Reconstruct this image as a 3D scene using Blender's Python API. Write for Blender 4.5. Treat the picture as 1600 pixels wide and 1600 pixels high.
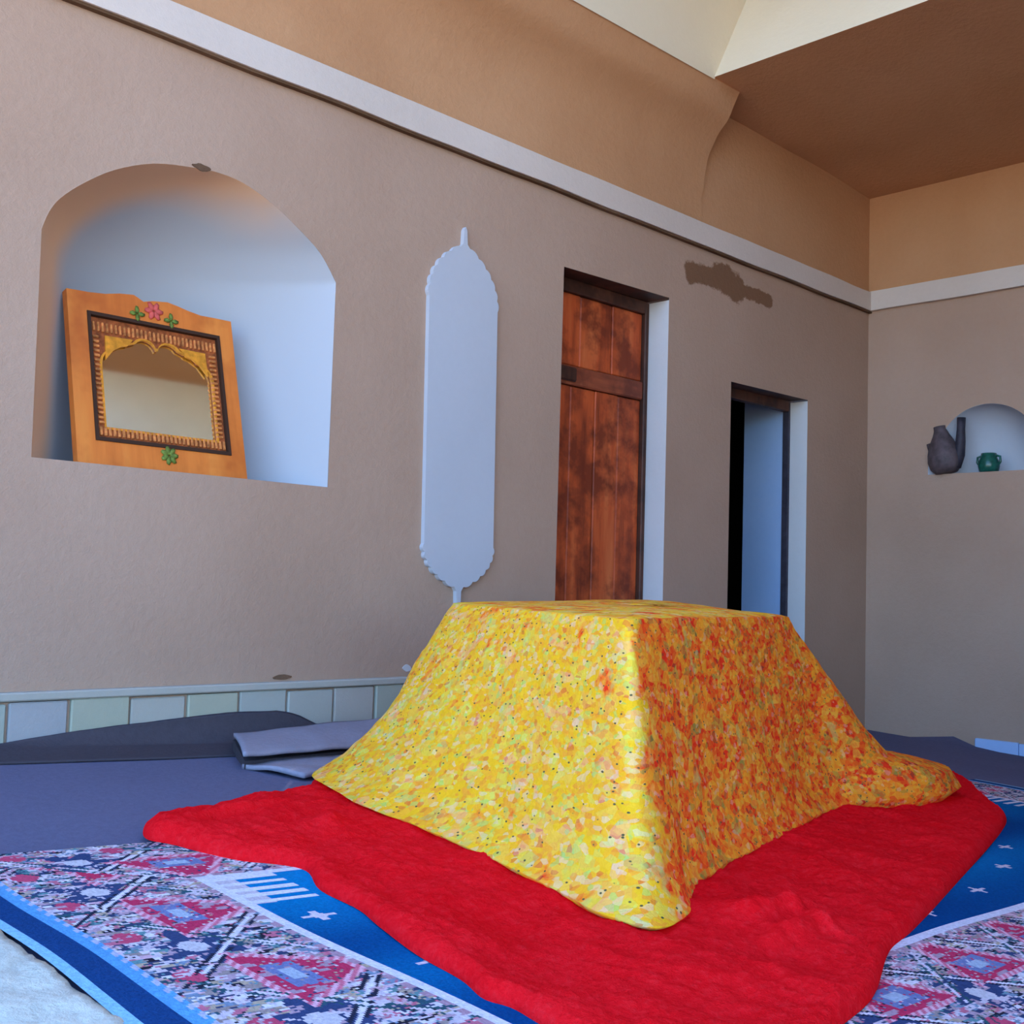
import bpy, bmesh, math, random
import numpy as np
from mathutils import Vector, Matrix, noise
from mathutils.geometry import delaunay_2d_cdt

for o in list(bpy.data.objects):
    bpy.data.objects.remove(o)
scene = bpy.context.scene
COL = scene.collection
rng = np.random.RandomState(7)
random.seed(7)

# ---------------------------------------------------------------- camera
cam_d = bpy.data.cameras.new('camera')
cam_d.sensor_width = 36.0
cam_d.lens = 40.5517
cam_d.clip_start = 0.02
cam_o = bpy.data.objects.new('camera', cam_d)
COL.objects.link(cam_o)
_R = Vector((0.71312706, -0.70038296, 0.03022409))
_D = Vector((0.06873022, 0.02694491, -0.99727134))
_F = Vector((0.69765747, 0.71325849, 0.06735261))
cam_m = Matrix.Identity(4)
for i in range(3):
    cam_m[i][0] = _R[i]
    cam_m[i][1] = -_D[i]
    cam_m[i][2] = -_F[i]
cam_m[0][3], cam_m[1][3], cam_m[2][3] = -5.60624, -3.04393, 0.68
cam_o.matrix_world = cam_m
scene.camera = cam_o

# ---------------------------------------------------------------- light
world = bpy.data.worlds.new('sky')
scene.world = world
world.use_nodes = True
wn = world.node_tree
wn.nodes.clear()
w_out = wn.nodes.new('ShaderNodeOutputWorld')
w_bg = wn.nodes.new('ShaderNodeBackground')
w_sky = wn.nodes.new('ShaderNodeTexSky')
w_sky.sky_type = 'NISHITA'
w_sky.sun_disc = False
w_sky.sun_elevation = math.radians(50)
w_sky.sun_rotation = math.radians(40)
w_bg.inputs['Strength'].default_value = 0.6
w_tint = wn.nodes.new('ShaderNodeMixRGB')
w_tint.blend_type = 'MULTIPLY'
w_tint.inputs[0].default_value = 1.0
w_tint.inputs[2].default_value = (0.70, 0.90, 1.16, 1)
wn.links.new(w_sky.outputs[0], w_tint.inputs[1])
wn.links.new(w_tint.outputs[0], w_bg.inputs[0])
wn.links.new(w_bg.outputs[0], w_out.inputs[0])

sun_d = bpy.data.lights.new('sun', 'SUN')
sun_d.energy = 9.0
sun_d.color = (1.0, 0.93, 0.82)
sun_d.angle = math.radians(0.6)
sun_o = bpy.data.objects.new('sun', sun_d)
COL.objects.link(sun_o)
sun_o.rotation_euler = Vector((-0.42, -0.50, -0.76)).to_track_quat('-Z', 'Y').to_euler()

scene.view_settings.view_transform = 'Standard'
scene.view_settings.look = 'None'
scene.view_settings.gamma = 1.0
scene.view_settings.use_curve_mapping = False
scene.view_settings.exposure = 0.9
scene.cycles.max_bounces = 10
scene.cycles.diffuse_bounces = 8

# ---------------------------------------------------------------- helpers
def s2l(r, g, b):
    f = lambda c: (c / 255 / 12.92) if c / 255 <= 0.04045 else ((c / 255 + 0.055) / 1.055) ** 2.4
    return (f(r), f(g), f(b), 1.0)

class NT:
    """small node-tree builder"""
    def __init__(s, name, rough=0.9, spec=0.15):
        s.m = bpy.data.materials.new(name)
        s.m.use_nodes = True
        s.t = s.m.node_tree
        s.b = s.t.nodes['Principled BSDF']
        s.b.inputs['Roughness'].default_value = rough
        s.b.inputs['Specular IOR Level'].default_value = spec
    def n(s, typ, **kw):
        nd = s.t.nodes.new(typ)
        for k, v in kw.items():
            if hasattr(nd, k):
                setattr(nd, k, v)
            else:
                nd.inputs[k.replace('_', ' ')].default_value = v
        return nd
    def l(s, a, b):
        s.t.links.new(a, b)
    def coords(s):
        return s.n('ShaderNodeTexCoord').outputs['Object']
    def noise(s, vec, scale, detail=4, rough=0.55):
        nd = s.n('ShaderNodeTexNoise')
        nd.inputs['Scale'].default_value = scale
        nd.inputs['Detail'].default_value = detail
        nd.inputs['Roughness'].default_value = rough
        s.l(vec, nd.inputs['Vector'])
        return nd
    def ramp(s, fac, stops, interp='LINEAR'):
        r = s.n('ShaderNodeValToRGB')
        r.color_ramp.interpolation = interp
        e = r.color_ramp.elements
        while len(e) < len(stops):
            e.new(0.5)
        for i, (p, c) in enumerate(stops):
            e[i].position = p
            e[i].color = c
        s.l(fac, r.inputs['Fac'])
        return r.outputs['Color']
    def mix(s, fac, a, b, blend='MIX'):
        m = s.n('ShaderNodeMixRGB')
        m.blend_type = blend
        for k, v in ((0, fac), (1, a), (2, b)):
            if isinstance(v, (int, float, tuple)):
                m.inputs[k].default_value = v
            else:
                s.l(v, m.inputs[k])
        return m.outputs[0]
    def bump(s, h, strength, dist=0.01):
        b = s.n('ShaderNodeBump')
        b.inputs['Strength'].default_value = strength
        b.inputs['Distance'].default_value = dist
        s.l(h, b.inputs['Height'])
        s.l(b.outputs[0], s.b.inputs['Normal'])
    def color(s, c):
        if isinstance(c, tuple):
            s.b.inputs['Base Color'].default_value = c
        else:
            s.l(c, s.b.inputs['Base Color'])

def plaster(name, base, dark, lite, bump=0.35, scale=1.0, stains=()):
    t = NT(name, 0.95, 0.05)
    v = t.coords()
    big = t.noise(v, 1.3 * scale, 3)
    fine = t.noise(v, 38 * scale, 5, 0.7)
    c = t.ramp(big.outputs['Fac'], [(0.3, dark), (0.5, base), (0.72, lite)])
    c = t.mix(0.22, c, t.ramp(fine.outputs['Fac'], [(0.3, dark), (0.7, lite)]))
    if stains:
        wn_ = t.noise(v, 15, 5, 0.75)
        for (p, q, rad, col) in stains:      # a smear between two points, ragged edge
            p, q = Vector(p), Vector(q)
            d = q - p
            sub = t.n('ShaderNodeVectorMath', operation='SUBTRACT')
            t.l(v, sub.inputs[0]); sub.inputs[1].default_value = p
            dot = t.n('ShaderNodeVectorMath', operation='DOT_PRODUCT')
            t.l(sub.outputs[0], dot.inputs[0]); dot.inputs[1].default_value = d / d.length_squared
            cl = t.n('ShaderNodeClamp'); t.l(dot.outputs['Value'], cl.inputs[0])
            sc = t.n('ShaderNodeVectorMath', operation='SCALE'); sc.inputs[0].default_value = d
            t.l(cl.outputs[0], sc.inputs['Scale'])
            dist = t.n('ShaderNodeVectorMath', operation='DISTANCE')
            t.l(sub.outputs[0], dist.inputs[0]); t.l(sc.outputs[0], dist.inputs[1])
            ma = t.n('ShaderNodeMath', operation='MULTIPLY_ADD')
            t.l(wn_.outputs['Fac'], ma.inputs[0]); ma.inputs[1].default_value = -rad * 1.9
            t.l(dist.outputs['Value'], ma.inputs[2])
            mk = t.ramp(ma.outputs[0], [(0.0, (1, 1, 1, 1)), (rad * 0.25, (0, 0, 0, 1))])
            c = t.mix(mk, c, col)
    t.color(c)
    t.bump(fine.outputs['Fac'], bump, 0.012)
    return t.m

def flat(name, col, rough=0.8, var=0.0, scale=8, spec=0.2, bump=0.0):
    t = NT(name, rough, spec)
    v = t.coords()
    nz = t.noise(v, scale, 4)
    if var:
        d = tuple(max(0, c * (1 - var)) for c in col[:3]) + (1,)
        l = tuple(min(1, c * (1 + var)) for c in col[:3]) + (1,)
        t.color(t.ramp(nz.outputs['Fac'], [(0.3, d), (0.7, l)]))
    else:
        t.color(col)
    if bump:
        t.bump(nz.outputs['Fac'], bump, 0.01)
    return t.m

M = {}
M['earth'] = plaster('earth_plaster', (0.425, 0.285, 0.203, 1), (0.385, 0.252, 0.176, 1), (0.455, 0.315, 0.23, 1))
DK = (0.20, 0.105, 0.058, 1)
M['earth_wall'] = plaster('earth_plaster_stained', (0.425, 0.285, 0.203, 1), (0.385, 0.252, 0.176, 1), (0.455, 0.315, 0.23, 1), stains=(
    ((-1.58, 0, 2.102), (-1.36, 0, 2.112), 0.042, DK), ((-1.36, 0, 2.125), (-1.22, 0, 2.10), 0.062, DK), ((-1.22, 0, 2.10), (-0.95, 0, 2.095), 0.030, DK)))
M['earth_up'] = plaster('earth_plaster_vault', (0.50, 0.27, 0.135, 1), (0.44, 0.225, 0.108, 1), (0.54, 0.305, 0.16, 1))
M['white'] = plaster('lime_plaster', (0.56, 0.55, 0.54, 1), (0.52, 0.51, 0.50, 1), (0.60, 0.59, 0.58, 1), 0.12)
M['niche_white'] = plaster('niche_plaster', (0.47, 0.49, 0.53, 1), (0.44, 0.46, 0.50, 1), (0.50, 0.52, 0.56, 1), 0.06)
M['cornice'] = plaster('cornice_plaster', (0.60, 0.52, 0.45, 1), (0.55, 0.47, 0.40, 1), (0.65, 0.57, 0.50, 1), 0.2)
M['cream'] = plaster('cream_plaster', (0.70, 0.62, 0.45, 1), (0.67, 0.59, 0.42, 1), (0.73, 0.65, 0.48, 1), 0.1)
M['blue_tint'] = plaster('blue_tinted_plaster', (0.36, 0.52, 0.78, 1), (0.32, 0.48, 0.74, 1), (0.42, 0.57, 0.8, 1), 0.1)
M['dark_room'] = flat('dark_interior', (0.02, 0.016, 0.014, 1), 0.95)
M['stain'] = plaster('mud_stain_shadow', (0.13, 0.075, 0.045, 1), (0.1, 0.055, 0.03, 1), (0.2, 0.12, 0.075, 1), 0.4, 3)
M['sand'] = flat('courtyard_sand', (0.62, 0.45, 0.28, 1), 0.95, 0.1, 2)

# niche whitewash with warm bounce light painted into the crown and left flank
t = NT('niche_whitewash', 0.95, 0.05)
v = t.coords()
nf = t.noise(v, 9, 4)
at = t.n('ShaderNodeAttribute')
at.attribute_name = 'warm_bounce'
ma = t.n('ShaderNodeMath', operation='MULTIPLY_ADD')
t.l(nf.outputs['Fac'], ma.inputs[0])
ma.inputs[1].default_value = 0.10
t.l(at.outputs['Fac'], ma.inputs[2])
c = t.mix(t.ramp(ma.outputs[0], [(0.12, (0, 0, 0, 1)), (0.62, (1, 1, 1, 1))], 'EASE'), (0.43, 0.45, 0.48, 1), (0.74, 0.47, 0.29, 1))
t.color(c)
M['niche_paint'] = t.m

def link(o, parent=None):
    COL.objects.link(o)
    if parent:
        o.parent = parent
    return o

def mesh(name, v, f, m, parent=None, smooth=False, loc=None):
    me = bpy.data.meshes.new(name)
    me.from_pydata([tuple(map(float, p)) for p in v], [], f)
    me.update()
    if m:
        me.materials.append(m)
    if smooth:
        me.polygons.foreach_set('use_smooth', [True] * len(me.polygons))
    o = bpy.data.objects.new(name, me)
    if loc:
        o.location = loc
    return link(o, parent)

def from_bm(name, bm, m, parent=None, smooth=False):
    me = bpy.data.meshes.new(name)
    bmesh.ops.recalc_face_normals(bm, faces=bm.faces)
    bm.to_mesh(me)
    bm.free()
    me.materials.append(m)
    if smooth:
        me.polygons.foreach_set('use_smooth', [True] * len(me.polygons))
    return link(bpy.data.objects.new(name, me), parent)

def bm_box(bm, lo, hi, bev=0.0, mat=None):
    lo, hi = Vector(lo), Vector(hi)
    r = bmesh.ops.create_cube(bm, size=1)
    vs = r['verts']
    for v in vs:
        v.co = Vector(((v.co.x + .5) * (hi.x - lo.x) + lo.x, (v.co.y + .5) * (hi.y - lo.y) + lo.y, (v.co.z + .5) * (hi.z - lo.z) + lo.z))
    if bev:
        es = list({e for v in vs for e in v.link_edges})
        bmesh.ops.bevel(bm, geom=es, offset=bev, segments=1, affect='EDGES', profile=0.5)

def box(name, lo, hi, m, parent=None, bev=0.0):
    bm = bmesh.new()
    bm_box(bm, lo, hi, bev)
    return from_bm(name, bm, m, parent)

def empty(name, loc=(0, 0, 0)):
    o = bpy.data.objects.new(name, None)
    o.empty_display_size = 0.1
    o.location = loc
    return link(o)

def tag(o, label=None, cat=None, group=None, kind=None):
    if label: o['label'] = label
    if cat: o['category'] = cat
    if group: o['group'] = group
    if kind: o['kind'] = kind
    return o

def poly_with_holes(outer, holes, to3):
    """triangulated plane region; to3 maps (u, w) to a point"""
    pts, edges = [], []
    def loop(L):
        i0 = len(pts)
        pts.extend(Vector(p) for p in L)
        n = len(L)
        edges.extend((i0 + i, i0 + (i + 1) % n) for i in range(n))
    loop(outer)
    for h in holes:
        loop(h)
    V, E_, F_, *_ = delaunay_2d_cdt(pts, edges, [], 0, 1e-6)
    def inside(p, L):
        c = False
        n = len(L)
        for i in range(n):
            a, b = L[i], L[(i + 1) % n]
            if (a[1] > p[1]) != (b[1] > p[1]) and p[0] < (b[0] - a[0]) * (p[1] - a[1]) / (b[1] - a[1]) + a[0]:
                c = not c
        return c
    out = []
    for f in F_:
        c = sum((V[i] for i in f), Vector((0, 0))) / len(f)
        if inside(c, outer) and not any(inside(c, h) for h in holes):
            out.append(tuple(f))
    return [to3(p[0], p[1]) for p in V], out

def extrude_outline(name, L, to3, d0, d1, m, parent=None, holes=(), smooth=False):
    """solid slab from an outline (and holes) between depths d0 and d1"""
    v0, f0 = poly_with_holes(L, list(holes), lambda a, b: (a, b))
    n = len(v0)
    v = [to3(a, b, d0) for a, b in v0] + [to3(a, b, d1) for a, b in v0]
    f = [tuple(x) for x in f0] + [tuple(i + n for i in reversed(x)) for x in f0]
    for lp in [L] + list(holes):
        k = len(v)
        c = len(lp)
        v += [to3(a, b, d0) for a, b in lp] + [to3(a, b, d1) for a, b in lp]
        f += [(k + i, k + (i + 1) % c, k + c + (i + 1) % c, k + c + i) for i in range(c)]
    bm = bmesh.new()
    bv = [bm.verts.new(p) for p in v]
    for x in f:
        try:
            bm.faces.new([bv[i] for i in x])
        except ValueError:
            pass
    bmesh.ops.remove_doubles(bm, verts=bm.verts, dist=1e-5)
    return from_bm(name, bm, m, parent, smooth)

def catmull(P, n, closed=False):
    P = np.array(P, float)
    out = []
    K = len(P)
    segs = K if closed else K - 1
    for i in range(segs):
        g = lambda j: P[j % K] if closed else P[min(max(j, 0), K - 1)]
        a, b, c, d = g(i - 1), g(i), g(i + 1), g(i + 2)
        for k in range(n):
            t = k / n
            out.append(0.5 * (2 * b + (c - a) * t + (2 * a - 5 * b + 4 * c - d) * t * t + (3 * b - a - 3 * c + d) * t ** 3))
    if not closed:
        out.append(P[-1])
    return np.array(out)

def resample(P, n, closed=True):
    P = np.array(P, float)
    Q = np.vstack([P, P[:1]]) if closed else P
    d = np.r_[0, np.cumsum(np.linalg.norm(np.diff(Q, axis=0), axis=1))]
    t = np.linspace(0, d[-1], n, endpoint=not closed)
    return np.stack([np.interp(t, d, Q[:, k]) for k in range(Q.shape[1])], 1)

def ground(x, y):
    """the earth floor falls gently from the left wall to the far right corner"""
    return 0.012 - 0.05 * x + 0.05 * y

def nz(x, y, z=0.0, s=1.0):
    return noise.noise(Vector((x * s, y * s, z)))

# ================================================================ ROOM SHELL
# ---- niche outline on the left wall (x, z)
niche_arch = [(-4.41, 1.60), (-4.393, 1.65), (-4.365, 1.695), (-4.305, 1.752), (-4.217, 1.815), (-4.104, 1.865), (-3.984, 1.888), (-3.90, 1.896),
              (-3.813, 1.888), (-3.71, 1.852), (-3.625, 1.806), (-3.524, 1.738), (-3.458, 1.655)]
niche_arch = [tuple(p) for p in catmull(niche_arch, 4)]
NZ0 = 0.99
niche_L = [(-4.402, NZ0)] + niche_arch + [(-3.457, NZ0)]

# ---- tall scalloped panel outline
def panel_outline():
    cx = -2.895
    half = [(0.0, 1.968), (0.007, 1.955), (0.010, 1.905)]
    def scallops(p0, p1, n, bulge):
        out = []
        p0, p1 = np.array(p0), np.array(p1)
        ctrl = np.array([max(p0[0], p1[0]), (p0[1] * (0.62 if p0[0] < p1[0] else 0.38) + p1[1] * (0.38 if p0[0] < p1[0] else 0.62))])
        ts = np.linspace(0, 1, n + 1)
        B = lambda t: (1 - t) ** 2 * p0 + 2 * t * (1 - t) * ctrl + t * t * p1
        for i in range(n):
            a, b = B(ts[i]), B(ts[i + 1])
            d = b - a
            nrm = np.array([-d[1], d[0]])
            nrm = nrm / np.linalg.norm(nrm)
            if nrm[0] < 0: nrm = -nrm
            for k in range(5):
                u = k / 5
                out.append(tuple(a + d * u + nrm * bulge * math.sin(math.pi * u) ** 0.8))
        out.append(tuple(p1))
        return out
    half += scallops((0.022, 1.893), (0.163, 1.690), 6, 0.008)
    half += scallops((0.163, 0.83), (0.022, 0.685), 6, 0.008)
    half += [(0.011, 0.67), (0.009, 0.615), (0.0, 0.605)]
    skew = lambda z: cx - 0.012 + (1.3 - z) * 0.018
    right = [(skew(z) + a, z) for a, z in half]
    left = [(skew(z) - a, z) for a, z in reversed(half[1:-1])]
    return right + left
panel_L = panel_outline()
door1_L = [(-2.385, -0.4), (-2.385, 1.945), (-1.722, 1.955), (-1.722, -0.4)]
door2_L = [(-1.253, -0.4), (-1.253, 1.660), (-0.598, 1.665), (-0.598, -0.4)]

WX0 = -6.4
RX0 = -5.4          # the roof stops here, the courtyard sky begins
wl_outer = [(WX0, -0.45), (-2.385, -0.45), (-1.722, -0.45), (-1.253, -0.45), (-0.598, -0.45), (0.0, -0.45), (0.0, 2.27), (WX0, 2.27)]
wl_v, wl_f = poly_with_holes(wl_outer, [niche_L, door1_L, door2_L], lambda u, w: (u, 0.0, w))
wall_left = tag(mesh('wall_left', wl_v, wl_f, M['earth_wall']), kind='structure')
wall_left['label'] = 'mud plaster wall with arched niche, tall white panel and two doorways'

mesh('upper_wall', [(WX0, 0, 2.27), (0, 0, 2.27), (0, 0, 2.90), (WX0, 0, 2.90)], [(0, 1, 2, 3)], M['earth_up'], wall_left)
# niche bowl
def bowl(name, outline_lr, z0, zs, zt, depth, to3, m, parent, rimpts, nu=40, nv=36, bounce_fn=lambda p: 0.0):
    v, f = [], []
    rows_ = sorted({round(z0 + (zt - z0) * (1 - (1 - j / nv) ** 1.25), 5) for j in range(nv + 1)} | {round(p[1], 5) for p in rimpts if z0 <= p[1] <= zt})
    nv = len(rows_) - 1
    for z in rows_:
        xl, xr = outline_lr(z)
        dz = depth
        if z > zs:
            dz = depth * math.sqrt(max(0.0, 1 - ((z - zs) / (zt - zs)) ** 2.2))
        for i in range(nu + 1):
            s = -math.cos(math.pi * i / nu)
            x = (xl + xr) / 2 + (xr - xl) / 2 * s
            v.append(to3(x, z, dz * (1 - abs(s) ** 2.3)))
    W = nu + 1
    for j in range(nv):
        for i in range(nu):
            f.append((j * W + i, j * W + i + 1, (j + 1) * W + i + 1, (j + 1) * W + i))
    Gv = np.array([tuple(p) for p in v], float).reshape(nv + 1, W, 3)
    for _ in range(14):
        Gv[1:-1, 1:-1] = 0.5 * Gv[1:-1, 1:-1] + 0.125 * (Gv[:-2, 1:-1] + Gv[2:, 1:-1] + Gv[1:-1, :-2] + Gv[1:-1, 2:])
    v = [tuple(p) for p in Gv.reshape(-1, 3)]
    o = mesh(name, v, f, m, parent, True)
    warm_bounce = o.data.attributes.new('warm_bounce', 'FLOAT', 'POINT')
    warm_bounce.data.foreach_set('value', np.array([bounce_fn(p) for p in v], np.float32))
    # collar behind the plaster edge
    n_ = len(rimpts)
    c_ = np.mean(np.array(rimpts), 0)
    cv_ = [to3(p[0], p[1], -0.0005) for p in rimpts]
    for p in rimpts:
        d_ = np.array(p) - c_
        d_ = d_ / np.linalg.norm(d_)
        cv_.append(to3(p[0] + d_[0] * 0.05, p[1] + d_[1] * 0.05, 0.01))
    mesh('niche_collar', cv_, [(i, i + 1, n_ + i + 1, n_ + i) for i in range(n_ - 1)], M['earth'], parent)
    # sill
    xl, xr = outline_lr(z0)
    sv, sf = [], []
    for i in range(nu + 1):
        s = -math.cos(math.pi * i / nu)
        x = (xl + xr) / 2 + (xr - xl) / 2 * s
        sv += [to3(x, z0, 0), to3(x, z0, depth * (1 - abs(s) ** 2.3))]
    sf = [(2 * i, 2 * i + 2, 2 * i + 3, 2 * i + 1) for i in range(nu)]
    sill = mesh('niche_sill', sv, sf, m, parent)
    return o

_na = np.array(niche_arch)
_pk = int(np.argmax(_na[:, 1]))
def niche_lr(z):
    if z <= 1.60:
        return -4.402 - 0.008 * (z - NZ0) / 0.61, -3.457 - 0.001
    l = np.interp(z, _na[:_pk + 1, 1], _na[:_pk + 1, 0])
    if z <= 1.655:
        return l, -3.458
    r = np.interp(z, _na[_pk:, 1][::-1], _na[_pk:, 0][::-1])
    return l, r
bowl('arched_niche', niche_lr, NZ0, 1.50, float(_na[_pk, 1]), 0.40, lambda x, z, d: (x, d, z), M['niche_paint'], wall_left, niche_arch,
     bounce_fn=lambda p: max(0.0, 1 - p[1] / 0.27) ** 0.8 * min(1.0, max(0.0, (-3.50 - p[0]) / 0.55)))

# tall panel recess
extrude_outline('scalloped_panel', panel_L, lambda a, b, d: (a, d, b), 0.001, -0.018, M['niche_white'], wall_left)

# chips and stains on the left wall
def blob_patch(name, pts, m, y0, th, parent):
    L = [tuple(p) for p in catmull(pts, 4, True)]
    L = [(a + 0.004 * nz(a * 60, b * 60), b + 0.004 * nz(a * 60 + 9, b * 60)) for a, b in L]
    return extrude_outline(name, L, lambda a, b, d: (a, d, b), y0, y0 - th, m, parent)
blob_patch('plaster_chip', [(-3.985, 1.895), (-3.965, 1.905), (-3.93, 1.902), (-3.925, 1.892), (-3.95, 1.886)], M['stain'], 0.001, 0.004, wall_left)
blob_patch('plaster_chip', [(-3.632, 0.392), (-3.60, 0.398), (-3.565, 0.394), (-3.575, 0.385), (-3.61, 0.384)], M['stain'], 0.001, 0.004, wall_left)
blob_patch('plaster_chip', [(-3.125, 0.405), (-3.105, 0.418), (-3.085, 0.405), (-3.10, 0.395)], M['white'], 0.001, 0.004, wall_left)

# ---- right wall with its niche (u = y, z)
nb_arch = [(-0.338, 1.330), (-0.340, 1.385), (-0.362, 1.45), (-0.405, 1.525), (-0.471, 1.605), (-0.55, 1.652), (-0.64, 1.668), (-0.73, 1.652), (-0.81, 1.605), (-0.875, 1.525), (-0.918, 1.45), (-0.94, 1.385), (-0.942, 1.330)]
nb_arch = [tuple(p) for p in catmull(nb_arch, 4)]
wr_outer = [(0.0, -0.45), (-4.6, -0.45), (-4.6, 2.27), (0.0, 2.27)]
wr_v, wr_f = poly_with_holes(wr_outer, [nb_arch], lambda u, w: (0.0, u, w))
wall_right = tag(mesh('wall_right', wr_v, wr_f, M['earth']), kind='structure')
wall_right['label'] = 'mud plaster far wall with small white half-moon niche'
mesh('upper_wall', [(0, 0, 2.27), (0, -4.6, 2.27), (0, -4.6, 2.90), (0, 0, 2.90)], [(0, 1, 2, 3)], M['earth_up'], wall_right)
_nb = np.array(nb_arch)
_pb = int(np.argmax(_nb[:, 1]))
def nb_lr(z):
    return (np.interp(z, _nb[:_pb + 1, 1], _nb[:_pb + 1, 0]), np.interp(z, _nb[_pb:, 1][::-1], _nb[_pb:, 0][::-1]))
bowl('half_moon_niche', nb_lr, 1.330, 1.40, float(_nb[_pb, 1]), 0.22, lambda y, z, d: (d, y, z), M['niche_white'], wall_right, nb_arch, 30, 24)

# ---- back wall, ceiling, lantern
tag(mesh('wall_back', [(-4.0, -4.6, -0.45), (0, -4.6, -0.45), (0, -4.6, 2.90), (-4.0, -4.6, 2.90)], [(0, 1, 2, 3)], M['earth']), kind='structure')
LX0, LX1, LY0, LY1, LZ = -4.6, -1.70, -2.8, -0.20, 2.88
def ceil_z(x):
    return 2.843 + (LZ - 2.843) * (x / LX1)
cv, cf = [], []
def quad(a, b, c, d):
    k = len(cv)
    cv.extend([a, b, c, d])
    cf.append((k, k + 1, k + 2, k + 3))
# far bay, beyond the lantern: gently wavy plaster
NX, NY = 16, 30
base = len(cv)
for i in range(NX + 1):
    for j in range(NY + 1):
        x = LX1 * i / NX
        y = -4.6 + (4.6 if i < NX else 4.6 + LY1) * j / NY
        if i == NX:
            y = -4.6 + (4.6 + LY1) * j / NY
        else:
            y = -4.6 + 4.6 * j / NY
        w = math.sin(math.pi * i / NX)
        cv.append((x, y, ceil_z(x) + 0.03 * w * (0.4 + nz(x, y, 2.0, 1.2)) ))
for i in range(NX):
    for j in range(NY):
        a = base + i * (NY + 1) + j
        cf.append((a, a + 1, a + NY + 2, a + NY + 1))
quad((LX1, -4.6, LZ), (LX0, -4.6, LZ), (LX0, LY0, LZ), (LX1, LY0, LZ))
quad((LX0, -4.6, LZ), (RX0, -4.6, LZ), (RX0, LY1, LZ), (LX0, LY1, LZ))
ceiling = tag(mesh('ceiling', cv, cf, M['earth_up'], None, True), kind='structure')
ceiling['label'] = 'brown plastered ceiling around a raised cream lantern'

# coved vault along the left wall: solid, ends short of the far corner
prof = [(0.0, 2.31), (-0.003, 2.40), (-0.006, 2.477), (-0.029, 2.617), (-0.078, 2.706), (-0.145, 2.775), (-0.177, 2.838), (-0.20, 2.88)]
prof = catmull(prof, 4)
vv, vf = [], []
xs = [-1.507, -1.53, -1.60, -1.70, -2.0, -2.5, -3.0, -3.5, -4.0, -4.5, -5.0, RX0]
P_ = len(prof)
for i, x in enumerate(xs):
    for k, (y, z) in enumerate(prof):
        jag = (0.012 * nz(0, z * 14, 3.3) if i == 0 else 0)
        vv.append((x + jag, y + 0.006 * nz(x, z, 1.0, 2.2) * min(1.0, (P_ - 1 - k) / 6), z - (0.004 if k == P_ - 1 else 0)))
P_ = len(prof)
for i in range(len(xs) - 1):
    for k in range(P_ - 1):
        vf.append((i * P_ + k, i * P_ + k + 1, (i + 1) * P_ + k + 1, (i + 1) * P_ + k))
_c = len(vv)
vv += vv[:P_] + [(-1.507, 0.0, 2.90)]
vf.append(tuple(range(_c, _c + P_ + 1)))
vv.append((RX0, 0.0, 2.90))
vf.append(tuple((len(xs) - 1) * P_ + k for k in reversed(range(P_))) + (len(vv) - 1,))
mesh('vault_cove', vv, vf, M['earth_up'], ceiling, True)

# cream lantern above the opening
LT = 3.9
SX = LX1 + 0.53 * (LT - LZ)
lm = M['cream']
mesh('lantern_wall', [(LX0, LY1, LZ - 0.01), (LX1, LY1, LZ - 0.01), (SX, LY1, LT), (LX0, LY1, LT)], [(0, 1, 2, 3)], lm, ceiling)
mesh('lantern_wall', [(LX1, LY1, LZ), (LX1, LY0, LZ), (SX, LY0, LT), (SX, LY1, LT)], [(0, 1, 2, 3)], lm, ceiling)
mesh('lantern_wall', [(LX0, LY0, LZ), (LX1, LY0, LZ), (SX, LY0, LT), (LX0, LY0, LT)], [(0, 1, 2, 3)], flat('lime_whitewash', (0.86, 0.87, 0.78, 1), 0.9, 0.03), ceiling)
mesh('unseen_lantern_roof', [(-3.4, LY0, LT), (SX, LY0, LT), (SX, LY1, LT), (-3.4, LY1, LT)], [(0, 1, 2, 3)], M['earth_up'], ceiling)  # unseen roof, cut short so that sky light falls in

# ---- cornice bands
def band(name, pts_lo, pts_hi, out, m):
    n = len(pts_lo)
    v, f = [], []
    for (a, b) in zip(pts_lo, pts_hi):
        a, b = Vector(a), Vector(b)
        o = Vector(out)
        v += [a, a + o, b + o, b]
    for i in range(n - 1):
        k = 4 * i
        for j in range(3):
            f.append((k + j, k + j + 1, k + 4 + j + 1, k + 4 + j))
    f += [(0, 1, 2, 3), tuple(reversed((4 * n - 4, 4 * n - 3, 4 * n - 2, 4 * n - 1)))]
    return tag(mesh(name, v, f, m), kind='structure')
xs = np.linspace(WX0, 0, 60)
t1 = band('trim_1', [(x, 0, 2.222 - 0.005 * x + 0.004 * nz(x, 0, 5, 3)) for x in xs], [(x, 0, 2.322 - 0.005 * x + 0.005 * nz(x, 2, 7, 3)) for x in xs], (0, -0.028, 0), M['cornice'])
t1['label'] = 'pale plaster cornice band along the left wall'
bd = band('shadow_line', [(x, 0, 2.2135 - 0.005 * x + 0.004 * nz(x, 0, 5, 3)) for x in xs], [(x, 0, 2.2225 - 0.005 * x + 0.004 * nz(x, 0, 5, 3)) for x in xs], (0, -0.02, 0), M['stain'])  # dark strip standing in for the shadow groove under the cornice
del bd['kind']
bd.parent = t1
ys = np.linspace(0, -4.6, 40)
t2 = band('trim_2', [(0, y, 2.222 + 0.004 * nz(y, 0, 8, 3)) for y in ys], [(0, y, 2.326 + 0.005 * nz(y, 2, 9, 3)) for y in ys], (-0.028, 0, 0), M['cornice'])
t2['label'] = 'pale plaster cornice band along the far right wall'

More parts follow.
